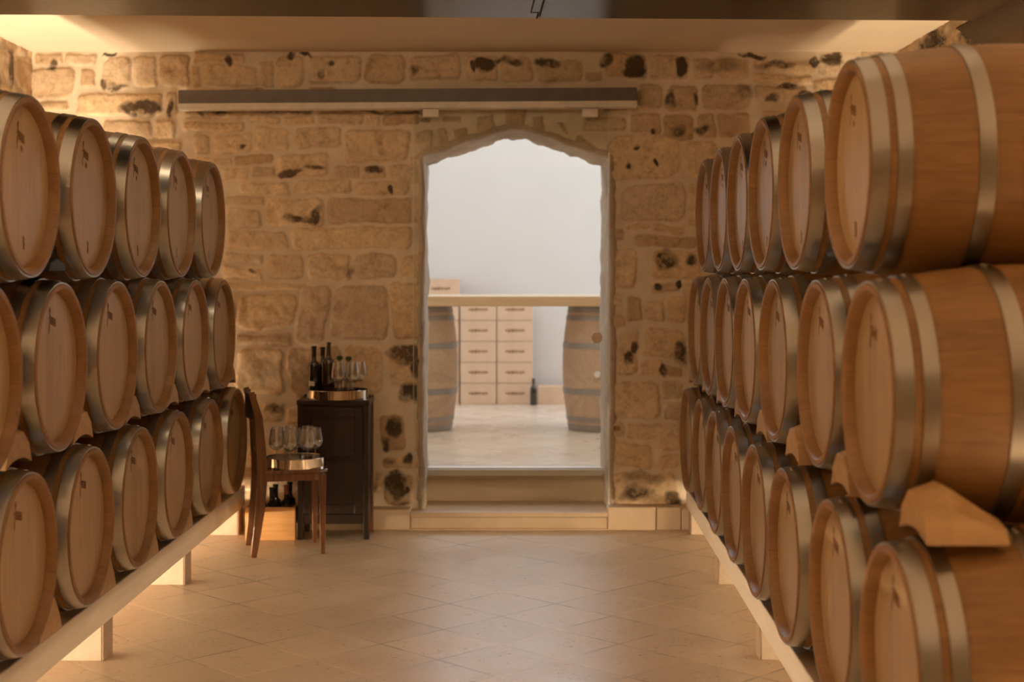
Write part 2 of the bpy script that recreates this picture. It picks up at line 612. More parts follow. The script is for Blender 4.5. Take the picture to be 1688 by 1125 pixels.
def masonry(name, u0, u1, v0, v1, step, stones, polys, stains_shade, to3d, seed, hole=None, extra=None, tones=None, mats=None):
    nu, nv = int((u1 - u0) / step) + 1, int((v1 - v0) / step) + 1
    U, V = np.meshgrid(np.linspace(u0, u1, nu), np.linspace(v0, v1, nv))
    wu = U + 0.016 * fbm(U, V, 5, seed, 3) + 0.004 * vnoise(U, V, 45, seed + 9)
    wv = V + 0.014 * fbm(U, V, 5, seed + 20, 3) + 0.004 * vnoise(U, V, 45, seed + 29)
    D = np.full(U.shape, 1.0)
    T = np.full(U.shape, 0.5)
    r = np.random.default_rng(seed + 5)
    for i, (a, b, c, d) in enumerate(stones):
        cx, cy, hx, hy = (a + c) / 2, (b + d) / 2, abs(c - a) / 2, abs(d - b) / 2
        m = (np.abs(U - cx) < hx + 0.08) & (np.abs(V - cy) < hy + 0.08)
        if not m.any():
            continue
        rad = min(hx, hy) * r.uniform(0.25, 0.6)
        sk = r.uniform(-0.08, 0.08)
        lu, lv = wu[m] - cx, wv[m] - cy
        qx = np.abs(lu + sk * lv) - hx + rad
        qy = np.abs(lv + sk * 0.4 * lu) - hy + rad
        dd = np.sqrt(np.maximum(qx, 0) ** 2 + np.maximum(qy, 0) ** 2) + np.minimum(np.maximum(qx, qy), 0) - rad
        tone = r.random()
        cur = D[m]
        sel = dd < cur
        cur[sel] = dd[sel]
        D[m] = cur
        tt = T[m]
        tt[sel] = tone
        T[m] = tt
    for pts, tone in polys:
        P = np.array(pts)
        ctr = P.mean(0)
        dd = np.full(U.shape, -9.0)
        for k in range(len(P)):
            p, q = P[k], P[(k + 1) % len(P)]
            e = q - p
            nrm = np.array([e[1], -e[0]]) / np.linalg.norm(e)
            if np.dot(ctr - p, nrm) > 0:
                nrm = -nrm
            dd = np.maximum(dd, (wu - p[0]) * nrm[0] + (wv - p[1]) * nrm[1])
        dd = dd + 0.006
        sel = dd < D
        D[sel] = dd[sel]
        T[sel] = tone
    D = D - 0.003
    prof = np.clip(-D / 0.018, 0, 1)
    prof = prof * (2 - prof)
    rough = fbm(U, V, 9, seed + 40, 4)
    Hh = 0.015 * prof + 0.008 * rough * (0.3 + 0.7 * prof) + 0.006 * (T - 0.5) * prof
    mask = np.clip(-D / 0.008 + 0.5, 0, 1)
    S = np.zeros(U.shape)
    for (a, b, ra, rb, s) in stains_shade:
        q = ((U - a + 0.02 * fbm(U, V, 12, seed + 60, 3)) / ra) ** 2 + ((V - b + 0.02 * fbm(U, V, 12, seed + 70, 3)) / rb) ** 2
        S = np.maximum(S, s * np.clip(1.3 - q, 0, 1))
    pts = to3d(U.ravel(), V.ravel(), Hh.ravel())
    idx = np.arange(nu * nv).reshape(nv, nu)
    q = np.stack([idx[:-1, :-1], idx[:-1, 1:], idx[1:, 1:], idx[1:, :-1]], -1).reshape(-1, 4)
    if hole is not None:
        cu = (U[:-1, :-1] + step / 2).ravel()
        cv = (V[:-1, :-1] + step / 2).ravel()
        q = q[~hole(cu, cv)]
    verts = [tuple(p) for p in pts.tolist()]
    faces = [tuple(f) for f in q.tolist()]
    nmain = len(verts)
    cols = np.stack([mask.ravel(), T.ravel(), S.ravel(), np.ones(nu * nv)], -1)
    if extra:
        b = len(verts)
        verts += extra.v
        faces += [tuple(i + b for i in f) for f in extra.f]
        cols = np.concatenate([cols, np.tile([0, 0.5, 0, 1], (len(extra.v), 1))])
    me = bpy.data.meshes.new(name)
    me.from_pydata(verts, [], faces)
    me.materials.append(mats or M['stone'])
    ca = me.color_attributes.new('stone', 'FLOAT_COLOR', 'POINT')
    ca.data.foreach_set('color', cols.ravel().astype(np.float32))
    me.polygons.foreach_set('use_smooth', [True] * len(q) + [False] * (len(faces) - len(q)))
    o = bpy.data.objects.new(name, me)
    COL.objects.link(o)
    return struct(o)


PXS = [  # stones of the end wall, in photograph pixels
 (41,114,124,162),(58,89,105,108),(108,90,158,110),(133,115,157,147),(168,95,218,148),(222,95,258,145),(262,90,318,144),
 (66,165,117,180),(126,155,266,191),(274,152,292,190),(170,199,250,228),(256,197,290,230),(225,233,300,252),
 (322,88,405,105),(318,110,334,145),(337,108,426,144),(429,98,450,143),(453,90,500,142),(508,92,598,140),
 (303,182,402,197),(303,201,403,218),(408,193,429,208),(435,193,463,207),(467,190,520,208),(527,188,600,207),
 (320,222,345,254),(349,220,418,250),(421,212,478,249),(486,212,566,246),(571,214,674,268),(318,258,380,270),
 (603,90,667,140),(672,90,757,132),(766,92,819,131),(822,92,880,134),(885,96,958,133),(962,117,991,133),(994,90,1064,127),
 (1070,92,1133,132),(1138,98,1176,132),(1180,98,1238,135),(1243,100,1340,118),(1243,122,1338,138),(1246,142,1330,165),
 (1345,98,1382,125),(1340,130,1380,160),(605,148,700,182),(604,187,626,208),(630,187,688,207),(728,190,756,201),
 (1055,140,1092,178),(1096,142,1150,185),(1158,142,1240,183),(955,192,1030,216),(1036,186,1088,223),(1092,190,1142,230),
 (1148,188,1178,225),(1182,188,1240,226),(997,224,1120,296),(1126,230,1180,297),(1020,304,1128,368),(1135,306,1160,325),
 (1133,330,1160,372),(1035,371,1070,381),(1008,378,1033,398),(1074,372,1126,384),(1046,389,1146,408),(1010,410,1050,476),
 (1075,412,1155,460),(1078,465,1120,482),(1124,466,1160,490),(1007,487,1026,508),(1032,490,1060,530),(1062,494,1096,530),
 (1100,490,1133,530),(992,520,1027,538),(1015,546,1050,584),(1016,588,1051,620),(1058,540,1131,592),(1056,597,1096,620),
 (1100,604,1127,620),(1008,628,1088,690),(1092,627,1127,655),(1096,660,1130,692),(1035,697,1092,723),(1008,729,1076,770),
 (1084,698,1122,745),(1010,780,1120,836),(1084,750,1120,774),(1008,697,1030,722),
 (365,275,412,296),(417,274,455,292),(459,254,545,291),(385,254,452,270),(552,272,594,292),(598,274,640,294),(646,272,690,300),
 (396,300,476,320),(482,296,578,320),(582,298,672,320),(370,323,437,337),(372,343,434,378),(440,326,533,374),(538,325,676,367),
 (375,382,477,412),(484,372,677,411),(370,418,436,434),(441,418,501,460),(507,418,580,464),(586,418,656,460),(370,440,434,462),
 (660,418,698,456),(372,467,500,480),(392,485,487,544),(490,472,541,566),(546,470,641,562),(646,466,700,560),
 (392,552,484,570),(392,576,468,652),(474,572,560,655),(566,570,628,652),(638,574,697,638),(430,664,465,696),(468,670,540,696),
 (545,662,610,700),(628,684,666,742),(682,690,699,742),(628,752,696,770),(632,780,682,832),(616,778,628,812),(686,780,702,826),
 (676,258,700,272),(672,325,700,366),
]
PXP = [  # tapered stones round the arch
 ([(680,222),(700,214),(711,214),(711,248),(695,250),(680,240)],0.3),([(716,214),(733,212),(739,245),(720,250)],0.35),
 ([(743,216),(768,211),(774,240),(753,247)],0.05),([(783,190),(812,186),(823,230),(788,236)],0.2),([(830,176),(868,176),(863,220),(840,222),(834,212)],0.15),
 ([(878,194),(899,193),(897,217),(876,217)],0.1),([(915,205),(928,205),(932,224),(922,222)],0.3),([(948,222),(956,221),(984,246),(980,254),(944,232)],0.05),
]
STN_SHADE = [(800,106,18,14,1.6),(779,110,6,12,1.2),(1050,110,18,18,1.7),(1000,100,10,9,0.9),(1122,112,9,20,1.7),(1036,120,14,8,1.4),
 (1240,92,20,5,1.3),(1372,98,18,14,1.4),(1346,105,8,10,1.3),(215,182,20,12,1.2),(245,178,28,12,1.1),(172,138,8,8,1.1),(195,142,18,5,0.8),
 (85,110,9,10,0.9),(178,90,12,3,1.2),(284,176,6,16,0.9),(376,98,5,9,0.9),(480,92,10,8,1.1),(508,90,10,4,1.2),(545,104,6,6,0.9),(530,124,8,9,0.9),
 (362,184,14,6,1.2),(330,186,8,4,0.7),(398,244,5,5,1.0),(475,284,22,8,1.3),(515,276,22,7,0.8),(615,280,13,9,1.2),(644,312,5,7,1.1),
 (500,362,34,8,1.0),(525,352,10,14,0.9),(420,448,8,5,0.7),(578,450,6,10,0.6),(670,582,30,14,1.0),(690,606,10,24,1.1),(675,650,20,18,0.9),
 (650,702,13,20,1.1),(636,732,8,10,0.9),(678,757,10,9,1.1),(640,760,12,8,0.6),(652,800,20,20,1.5),(672,806,6,8,1.5),(660,830,16,6,0.7),
 (1078,212,5,5,1.1),(1145,162,5,10,0.9),(1105,160,9,16,0.7),(1118,218,14,10,0.7),(1158,216,14,8,0.8),(1048,242,5,4,1.0),(1035,274,6,4,0.9),
 (1080,270,5,6,0.9),(1230,150,18,12,0.6),(1296,145,18,6,1.0),(1270,162,12,5,0.9),(1330,160,20,8,1.0),(1275,108,34,7,0.7),(1190,112,40,14,0.5),
 (1095,430,20,18,0.9),(1140,430,12,14,0.9),(1085,470,6,6,1.0),(1114,470,4,7,1.1),(1045,575,7,12,1.0),(1036,590,6,8,0.9),(1092,610,9,10,1.0),
 (1125,580,12,22,0.9),(1008,686,6,12,1.0),(1015,710,10,8,0.9),(1050,812,28,16,0.8),(1110,822,16,14,1.1),(1065,788,40,8,0.5),
 (900,104,18,8,0.9),(685,118,8,8,0.7),(440,610,26,22,0.35),(560,620,30,20,0.35),(452,676,16,8,0.8),(822,100,20,5,0.7),(850,102,14,6,0.7),
 (672,188,30,4,0.7),(700,200,10,6,0.6),(470,184,60,4,0.6),(600,182,50,4,0.6),(330,460,9,6,0.6)]  # thin strips below the door rail put its shadow into the wall colour

stones = []
for (a, b, c, d) in PXS:
    x0, z1 = px2w(a, b)
    x1, z0 = px2w(c, d)
    stones.append((x0 + 0.004, z0 + 0.004, x1 - 0.004, z1 - 0.004))
polys = [([px2w(*p) for p in pts], t) for pts, t in PXP]
pb = [(min(p[0] for p in q), min(p[1] for p in q), max(p[0] for p in q), max(p[1] for p in q)) for q, _ in polys]
occ = stones + pb + [(-0.66, 0.0, 0.62, 2.42)]
for s in courses(XL, XR, 0.1, ZC, 3):
    s = list(s)
    cx, cz = (s[0] + s[2]) / 2, (s[1] + s[3]) / 2
    if any(s[0] < o[2] and s[2] > o[0] and s[1] < o[3] and s[3] > o[1] for o in occ):
        continue
    stones.append(tuple(s))
stains_shade = [((x - VX) / SW, H - (y - VY) / SW, rx / SW, ry / SW, s) for x, y, rx, ry, s in STN_SHADE]

# door outline (front of the reveal) in metres: x, z
ARCH = [(706, 273), (722, 266), (740, 261), (760, 254), (780, 248), (800, 240), (820, 233), (836, 230), (852, 230), (866, 231), (882, 237),
        (898, 243), (914, 248), (930, 254), (946, 260), (962, 265), (976, 270), (988, 274)]
SB = F / 9.40
arch = [((x - VX) / SB, H - (y - VY) / SB) for x, y in ARCH]
arch_f = [(x * (0.578 / 0.579 if x < 0 else 0.556 / 0.525), z + 0.012) for x, z in arch]
JL, JR = -0.578, 0.556


def inside_open(x, z, grow=0.0):
    ax = np.array([p[0] for p in arch_f])
    az = np.array([p[1] for p in arch_f])
    top = np.interp(x, ax, az) + grow
    return (x > JL - grow) & (x < JR + grow) & (z < top)


core = MB()
core.box(XL - 0.2, -0.70, 9.02, 9.38, 0, 4.0)
core.box(0.68, XR + 0.2, 9.02, 9.38, 0, 4.0)
core.box(-0.70, 0.68, 9.02, 9.38, 2.50, 4.0)
masonry('wall_back', XL, XR, 0.0, ZC, 0.0072, stones, polys, stains_shade,
        lambda u, v, h: np.stack([u, YW - h, v], -1), 101,
        hole=lambda a, b: inside_open(a, b, 0.02), extra=core)

# rough reveal of the doorway
def outline(back):
    src = arch if back else arch_f
    jl, jr = (-0.582, 0.532) if back else (JL, JR)
    pts = []
    z = 0.0
    n = 60
    zt = src[0][1]
    for i in range(n):
        pts.append((jl, zt * i / n))
    xs = np.linspace(jl, jr, 70)
    ax = [jl] + [p[0] for p in src[1:-1]] + [jr]
    az = [p[1] for p in src]
    for x in xs:
        pts.append((x, float(np.interp(x, ax, az))))
    zt = src[-1][1]
    for i in range(1, n + 1):
        pts.append((jr, zt * (1 - i / n)))
    return pts


fo, bo = outline(False), outline(True)
NP = len(fo)
ctr = (-0.01, 1.3)
rings = []
for y, t, grow in [(8.955, 0, 0.045), (8.93, 0, 0.03), (8.925, 0, 0.012), (8.935, 0, 0.002)] + [(8.95 + 0.45 * k / 14, k / 14, 0) for k in range(1, 15)] + [(9.405, 1, 0.06), (9.40, 1, 0.5)]:
    row = []
    for i in range(NP):
        x = fo[i][0] * (1 - t) + bo[i][0] * t
        z = fo[i][1] * (1 - t) + bo[i][1] * t
        a, b = fo[max(i - 1, 0)], fo[min(i + 1, NP - 1)]
        e = Vector((b[0] - a[0], b[1] - a[1])).normalized()
        nx, nz = -e[1], e[0]
        row.append([x, y, z, nx, nz, grow, t])
    rings.append(row)
R = np.array(rings)
X_, Y_, Z_, NX, NZ, G_, T_ = [R[..., k] for k in range(7)]
s_idx = np.linspace(0, 6.0, NP)[None, :].repeat(R.shape[0], 0)
nzv = 0.010 * fbm(s_idx, Y_, 7, 300, 4) + 0.004 * vnoise(s_idx, Y_, 40, 310)
X2 = X_ + NX * (G_ + nzv * 1.0)
Z2 = Z_ + NZ * (G_ + nzv * 1.0)
Y2 = Y_ + 0.004 * fbm(s_idx, Y_ + G_ * 3, 9, 320, 3) * (T_ < 0.05)
vs = np.stack([X2, Y2, np.maximum(Z2, 0.0)], -1).reshape(-1, 3)
fs = []
for a in range(R.shape[0] - 1):
    for b in range(NP - 1):
        fs.append((a * NP + b, a * NP + b + 1, (a + 1) * NP + b + 1, (a + 1) * NP + b))
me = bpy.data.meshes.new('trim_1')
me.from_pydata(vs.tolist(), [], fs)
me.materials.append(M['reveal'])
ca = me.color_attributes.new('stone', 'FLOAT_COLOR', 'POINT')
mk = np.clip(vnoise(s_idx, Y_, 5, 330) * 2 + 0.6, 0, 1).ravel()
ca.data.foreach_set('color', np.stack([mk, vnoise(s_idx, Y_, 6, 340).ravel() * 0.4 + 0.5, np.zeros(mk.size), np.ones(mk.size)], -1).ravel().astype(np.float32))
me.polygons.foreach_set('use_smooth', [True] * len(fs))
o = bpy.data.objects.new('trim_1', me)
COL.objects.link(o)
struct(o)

# side walls
masonry('wall_left', 2.0, YW + 0.03, 0.0, ZC, 0.02, courses(2.0, YW, 0.0, ZC, 5), [],
        [(8.6, 2.75, 0.08, 0.12, 0.9), (8.3, 2.6, 0.12, 0.1, 0.8), (7.9, 2.72, 0.1, 0.15, 0.8), (8.75, 2.5, 0.05, 0.2, 0.6)],
        lambda u, v, h: np.stack([XL + h, u, v], -1), 201)
masonry('wall_right', 2.0, YW + 0.03, 0.0, ZC, 0.02, courses(2.0, YW, 0.0, ZC, 6), [],
        [(8.2, 2.85, 0.3, 0.08, 1.1), (7.3, 2.8, 0.4, 0.1, 1.2), (6.6, 2.75, 0.3, 0.12, 1.0), (7.8, 2.7, 0.2, 0.1, 0.8)],
        lambda u, v, h: np.stack([XR - h, u, v], -1), 202)
w = MB(); w.box(XL - 0.15, XL - 0.005, -3.2, YW + 0.3, 0, ZC); struct(w.build('wall_left_outer', M['plaster']))
w = MB(); w.box(XR + 0.005, XR + 0.15, -3.2, YW + 0.3, 0, ZC); struct(w.build('wall_right_outer', M['plaster']))
w = MB(); w.box(XL - 0.15, XR + 0.15, -3.35, -3.2, 0, ZC); struct(w.build('wall_front', M['plaster']))
w = MB(); w.box(XL - 0.15, XR + 0.15, -3.35, 8.97, -0.1, 0.0); struct(w.build('floor', M['floor']))
w = MB(); w.box(XL - 0.15, XR + 0.15, -3.35, 8.985, ZC, ZC + 0.1); struct(w.build('ceiling', M['plaster']))
# plinth blocks at the foot of the end wall
w = MB(); w.box(-0.70 - 0.235, -0.655, 8.82, 8.98, 0, 0.125); w.box(XL + 0.02, -0.94, 8.825, 8.98, 0, 0.12)
struct(w.build('baseboard_left', M['step'], bevel=0.006))
w = MB(); w.box(0.545, 0.835, 8.82, 8.98, 0, 0.14); w.box(0.838, 0.99, 8.83, 8.98, 0, 0.138); w.box(0.993, XR - 0.02, 8.83, 8.98, 0, 0.13)
struct(w.build('baseboard_right', M['step'], bevel=0.006))
# steps
w = MB(); w.box(-0.652, 0.543, 8.83, 9.40, 0.0, 0.078); w.box(-0.654, 0.545, 8.815, 9.40, 0.081, 0.109); w.box(-0.66, 0.55, 8.808, 8.83, 0.0, 0.012)
struct(w.build('trim_2', M['step'], bevel=0.004))
w = MB(); w.box(-0.60, 0.57, 9.235, 9.42, 0.109, 0.262); w.box(-0.60, 0.57, 9.20, 9.42, 0.266, 0.276)
struct(w.build('trim_3', M['step'], bevel=0.003))
w = MB(); w.box(-0.60, 0.57, 9.19, 9.45, 0.278, 0.318, 0); w.box(-0.60, 0.57, 9.215, 9.235, 0.318, 0.326, 0)
struct(w.build('trim_4', M['pale_step'], bevel=0.003))

# ------------------------------------------------------------------ room beyond
w = MB(); w.box(-3.4, 3.4, 9.40, 14.4, 0.22, 0.32); struct(w.build('floor_beyond', M['far_floor']))
w = MB(); w.box(-3.4, 3.4, 14.2, 14.35, 0.32, 4.0); struct(w.build('wall_far', M['white_wall']))
w = MB(); w.box(-3.4, -3.25, 9.4, 14.3, 0.32, 4.0); struct(w.build('wall_far_left', M['white_wall']))
w = MB(); w.box(3.25, 3.4, 9.4, 14.3, 0.32, 4.0); struct(w.build('wall_far_right', M['white_wall']))
w = MB(); w.box(-3.4, 3.4, 9.3, 14.35, 4.0, 4.1); struct(w.build('ceiling_beyond', M['white_wall']))

# ------------------------------------------------------------------ barrels
RB, LB = 0.345, 0.95


def br(x):
    return RB - 0.052 * ((x + LB / 2) / (LB / 2)) ** 2


def make_barrel(name, label, body_m, head_m, hoop_m, brand=True, origin=(0, 0, 0)):
    """axis along x, front head at x=+0.475, resting with its bilge at z=0"""
    root = thing(name, label, 'barrel', origin)
    zc, xo = RB, LB / 2
    out = [(-0.036, 0.2625), (-0.008, 0.268), (-0.001, 0.275), (0.0, 0.290), (-0.004, br(0) - 0.001)]
    xs = [-0.012 - (LB - 0.024) * i / 26 for i in range(27)]
    prof = out + [(x, br(x)) for x in xs] + [(-LB - t, r) for t, r in reversed(out)]
    b = MB()
    b.lathe([(t + xo, r) for t, r in prof], (0, 0, zc), 'x', 72)
    b.build('staves', body_m, root, smooth=0.6)
    for sgn in (1, -1):
        hb = MB()
        hp = [(0.030, 0.0001), (0.030, 0.12), (0.031, 0.25), (0.0345, 0.2655), (0.05, 0.2655), (0.05, 0.0001)]
        hb.lathe([(sgn * (xo - t), r) for t, r in hp], (0, 0, zc), 'x', 64)
        hb.build('head', head_m, root, smooth=0.5)
    for (a, c) in ((0.005, 0.050), (0.072, 0.110), (0.280, 0.324)):
        for sgn in (1, -1):
            h = MB()
            n = 5
            xs_ = [a + (c - a) * i / (n - 1) for i in range(n)]
            outer = [(sgn * (xo - t), br(-t) + 0.0042) for t in xs_]
            inner = [(sgn * (xo - t), br(-t) - 0.003) for t in reversed(xs_)]
            h.lathe(outer + inner, (0, 0, zc), 'x', 72, closed=True)
            for da in (0.10, 0.16):
                t = (a + c) / 2
                r = br(-t) + 0.004
                cx, cy, cz = sgn * (xo - t), r * math.sin(da), zc + r * math.cos(da)
                h.lathe([(0.0045, 0.0001), (0.003, 0.004), (0.0, 0.006)], (cx, cy, cz), 'z', 8)
            h.build('hoop', hoop_m, root, smooth=0.6)
    if brand:
        X = xo - 0.0292
        def stroke(mb, pts, wd):
            for p, q in zip(pts[:-1], pts[1:]):
                p, q = Vector((p[0], p[1])), Vector((q[0], q[1]))
                e = (q - p)
                if e.length < 1e-6:
                    continue
                e.normalize()
                nn = Vector((-e[1], e[0])) * wd / 2
                p2, q2 = p - e * wd * 0.3, q + e * wd * 0.3
                cs = [p2 + nn, q2 + nn, q2 - nn, p2 - nn]
                vs = [(X + dx, c[0], zc + c[1]) for dx in (0, 0.0006) for c in cs]
                mb.add(vs, [(0, 1, 2, 3), (7, 6, 5, 4), (0, 4, 5, 1), (1, 5, 6, 2), (2, 6, 7, 3), (3, 7, 4, 0)])
        k = MB()
        tall = [(-0.060 + 0.005 * math.sin(t * 5), 0.205 - 0.085 * t) for t in [i / 12 for i in range(13)]]
        stroke(k, tall, 0.0045)
        stroke(k, [(-0.060, 0.205), (-0.053, 0.209), (-0.050, 0.200), (-0.056, 0.188)], 0.004)
        stroke(k, [(-0.072, 0.172), (-0.052, 0.176)], 0.004)
        rr = random.Random(4)
        for row in range(3):
            y0 = 0.176 - 0.010 * row
            pts = []
            for i in range(22):
                pts.append((-0.050 + 0.0026 * i, y0 + (0.0040 if i % 2 else -0.0036) * rr.uniform(0.5, 1.0) - 0.0006 * i))
            stroke(k, pts, 0.0030)
        k.build('brand_mark', M['ink'], root)
        k = MB()
        stroke(k, [(-0.030, 0.112), (-0.027, 0.130), (-0.022, 0.118), (-0.017, 0.130), (-0.014, 0.112)], 0.0035)
        k.build('stamp', M['ink'], root)
        k = MB()
        stroke(k, [(-0.006, -0.165), (0.004, -0.172), (-0.004, -0.180), (0.006, -0.19), (-0.006, -0.20), (0.006, -0.205)], 0.006)
        k.build('stamp', M['ink'], root)
    return root


ORD = ['first', 'second', 'third', 'fourth', 'fifth', 'sixth', 'seventh', 'eighth']
TONES = {}


def rackX_right(y):
    return 0.945 + 0.0195 * (y - 5.91)


rows_left = {'top': (1.838, [4.77, 5.48, 6.20, 6.91, 7.62]),
             'bottom': (0.60, [4.79, 5.50, 6.21, 6.92, 7.63, 8.34]),
             'middle': (1.225, [4.43, 5.14, 5.86, 6.57, 7.28, 7.98])}
rows_right = {'bottom': (0.585, [(3.60, .912), (4.30, .915), (5.0, .905), (5.70, .917), (6.40, .933), (7.10, .948), (7.79, .965), (8.49, .975)]),
              'middle': (1.235, [(3.88, .925), (4.65, .945), (5.35, .930), (6.05, .935), (6.75, .950), (7.45, .965), (8.15, .985)]),
              'top': (1.865, [(4.18, .940), (5.0, .943), (5.70, .945), (6.40, .958), (7.10, .972), (7.80, .985)])}
barrel0 = None
BG = 'oak wine barrels stacked along both side walls'


def put_barrel(x, y, zc, rz, label, top=False):
    global barrel0
    loc = (x, y, zc - RB)
    if barrel0 is None:
        barrel0 = make_barrel('wine_barrel', label, M['stave'], M['head'], M['hoop'])
        barrel0.location = loc
        barrel0.rotation_euler = (0, 0, rz)
        barrel0['group'] = BG
        return barrel0
    return dup(barrel0, loc, rz, label, BG, () if top else ('stamp',))


def blabel(row, side, i, n):
    k = n - 1 - i
    if k == 0:
        return f'oak barrel at the far end of the {row} row, {side} stack'
    if i == 0:
        return f'oak barrel nearest the camera in the {row} row of the {side} stack'
    return f'oak barrel, {ORD[k]} from the stone end wall in the {row} row, {side} stack'


for row, (zc, ys) in rows_left.items():
    for i, y in enumerate(ys):
        X = -1.605 if row != 'top' else -1.59
        put_barrel(X - LB / 2, y, zc, 0, blabel(row, 'left', i, len(ys)), row == 'top')
for row, (zc, ps) in rows_right.items():
    for i, (y, x) in enumerate(ps):
        put_barrel(x + LB / 2, y, zc, PI, blabel(row, 'right', i, len(ps)), row == 'top')

# ------------------------------------------------------------------ racks
SLE = [3.03, 4.46, 5.90, 7.33, 8.72]
rk = thing('barrel_rack', 'low pale timber rack on sleepers carrying the left stack of barrels', 'rack', (-1.65, 5.9, 0))
for x0, x1 in ((-0.085, 0.0), (-0.86, -0.775)):
    b = MB(); b.box(x0, x1, 2.2 - 5.9, 8.80 - 5.9, 0.155, 0.275); b.build('rail', M['rack_wood'], rk, bevel=0.004)
for y in SLE:
    b = MB(); b.box(-0.88, -0.018, y - 5.9 - 0.065, y - 5.9 + 0.065, 0.0, 0.155); sl_ = b.build('sleeper', M['rack_wood'], rk, bevel=0.004)
    b = MB(); b.box(-0.0178, -0.010, y - 5.9 - 0.065, y - 5.9 + 0.065, 0.0, 0.154); b.build('end_face', M['shaded_end_grain'], sl_, bevel=0.003)
ang = -math.atan(0.0195)
rk = thing('barrel_rack', 'low pale timber rack on sleepers carrying the right stack of barrels', 'rack', (rackX_right(5.9) + 0.015, 5.9, 0), ang)
for x0, x1 in ((0.0, 0.085), (0.775, 0.86)):
    b = MB(); b.box(x0, x1, 2.2 - 5.9, 8.80 - 5.9, 0.150, 0.259); b.build('rail', M['rack_wood'], rk, bevel=0.004)
for y in SLE:
    b = MB(); b.box(0.018, 0.88, y - 5.9 - 0.05, y - 5.9 + 0.05, 0.0, 0.150); sl_ = b.build('sleeper', M['rack_wood'], rk, bevel=0.004)
    b = MB(); b.box(0.010, 0.0178, y - 5.9 - 0.05, y - 5.9 + 0.05, 0.0, 0.149); b.build('end_face', M['shaded_end_grain'], sl_, bevel=0.003)

# wedges
def wedge_mesh(r_low, flat=False, hgt=0.13):
    b = MB()
    n = 8
    base = []
    for i in range(n + 1):
        y = -0.125 + 0.25 * i / n
        base.append((y, 0.0 if flat else math.sqrt(r_low ** 2 - y ** 2) - r_low + 0.006))
    poly = base + [(0.098, 0.055), (0.042, hgt), (-0.042, hgt), (-0.098, 0.055)]
    if flat:
        b.prism(poly, 0, 0.18, 'x')
        return b
    # tapered block: rises a little from its front end, then falls away towards the back
    st = [(0.0, 0.78), (0.065, 1.0), (0.13, 0.62), (0.20, 0.22)]
    k = len(poly)
    vs = []
    for x, s in st:
        for j, (y, z) in enumerate(poly):
            vs.append((x, y, z if j <= n else z * s + 0.004))
    fs = [tuple(range(k)), tuple((len(st) - 1) * k + j for j in reversed(range(k)))]
    for a_ in range(len(st) - 1):
        for j in range(k):
            j2 = (j + 1) % k
            fs.append((a_ * k + j, (a_ + 1) * k + j, (a_ + 1) * k + j2, a_ * k + j2))
    b.add(vs, fs)
    return b


wg_low = wedge_mesh(0.31, True, 0.125)
wg_mid = wedge_mesh(0.335, False, 0.11)
wl = wr = None
def first_or_dup(proto, mb, name, mat, loc, rz, label, cat, group, **kw):
    if proto is None:
        o = mb.build(name, mat, bevel=0.003, **kw)
        o.location = loc
        o.rotation_euler[2] = rz
        tag(o, label, cat, group)
        return o
    dup(proto, loc, rz, label, group)
    return proto


G1 = 'wooden chocks between the bottom barrels'
G2 = 'wooden chocks on top of the bottom row barrels'
pl = pm = None
yb = rows_left['bottom'][1]
for i in range(len(yb) - 1):
    pl = first_or_dup(pl, wg_low, 'wooden_chock', M['pine'], (-1.73 - 0.10, (yb[i] + yb[i + 1]) / 2, 0.276), 0,
                      f'pine chock on the left rack, {ORD[len(yb) - 2 - i]} gap between bottom barrels from the end wall', 'chock', G1)
for i, y in enumerate(yb):
    pm = first_or_dup(pm, wg_mid, 'wooden_chock', M['pine'], (-1.64, y, 0.60 + 0.338), PI,
                      f'pine chock lying on the {ORD[len(yb) - 1 - i]} bottom barrel from the end wall, left stack', 'chock', G2)
yb = rows_right['bottom'][1]
for i in range(len(yb) - 1):
    y = (yb[i][0] + yb[i + 1][0]) / 2
    pl = first_or_dup(pl, wg_low, 'wooden_chock', M['pine'], (rackX_right(y) + 0.09 , y, 0.260), 0,
                      f'pine chock on the right rack, {ORD[len(yb) - 2 - i]} gap between bottom barrels from the end wall', 'chock', G1)
for i, (y, x) in enumerate(yb):
    pm = first_or_dup(pm, wg_mid, 'wooden_chock', M['pine'], (x + (0.035 if i else 0.05), y if i else y - 0.045, 0.585 + 0.343), 0,
                      f'pine chock lying on the {ORD[len(yb) - 1 - i]} bottom barrel from the end wall, right stack', 'chock', G2)
b = MB(); b.prism([(-0.09, 0), (0.10, 0), (0.08, 0.03), (0.0, 0.045), (-0.07, 0.03)], 0, 0.14, 'x')
o = b.build('rubber_wedge', M['black'], bevel=0.003, loc=(-1.76, 5.12, 1.562)); tag(o, 'black wedge between the top and middle rows of the left stack', 'wedge')

# light strips on the floor behind the barrels
for x, lab in ((-2.80, 'warm light strip on the floor behind the left rack'), (2.17, 'warm light strip on the floor behind the right rack')):
    b = MB(); b.tube([(x, 2.4, 0.10), (x, 8.7, 0.10)], 0.018, 8, mi=0)
    tt = thing('light_strip', lab, 'light strip', (0, 0, 0))
    b.build('diffuser', M['led'] if x < 0 else M['led_dim'], tt)
    b = MB(); b.box(x - 0.03, x + 0.03, 2.4, 8.7, 0.0, 0.082); b.build('base', M['alu'], tt)

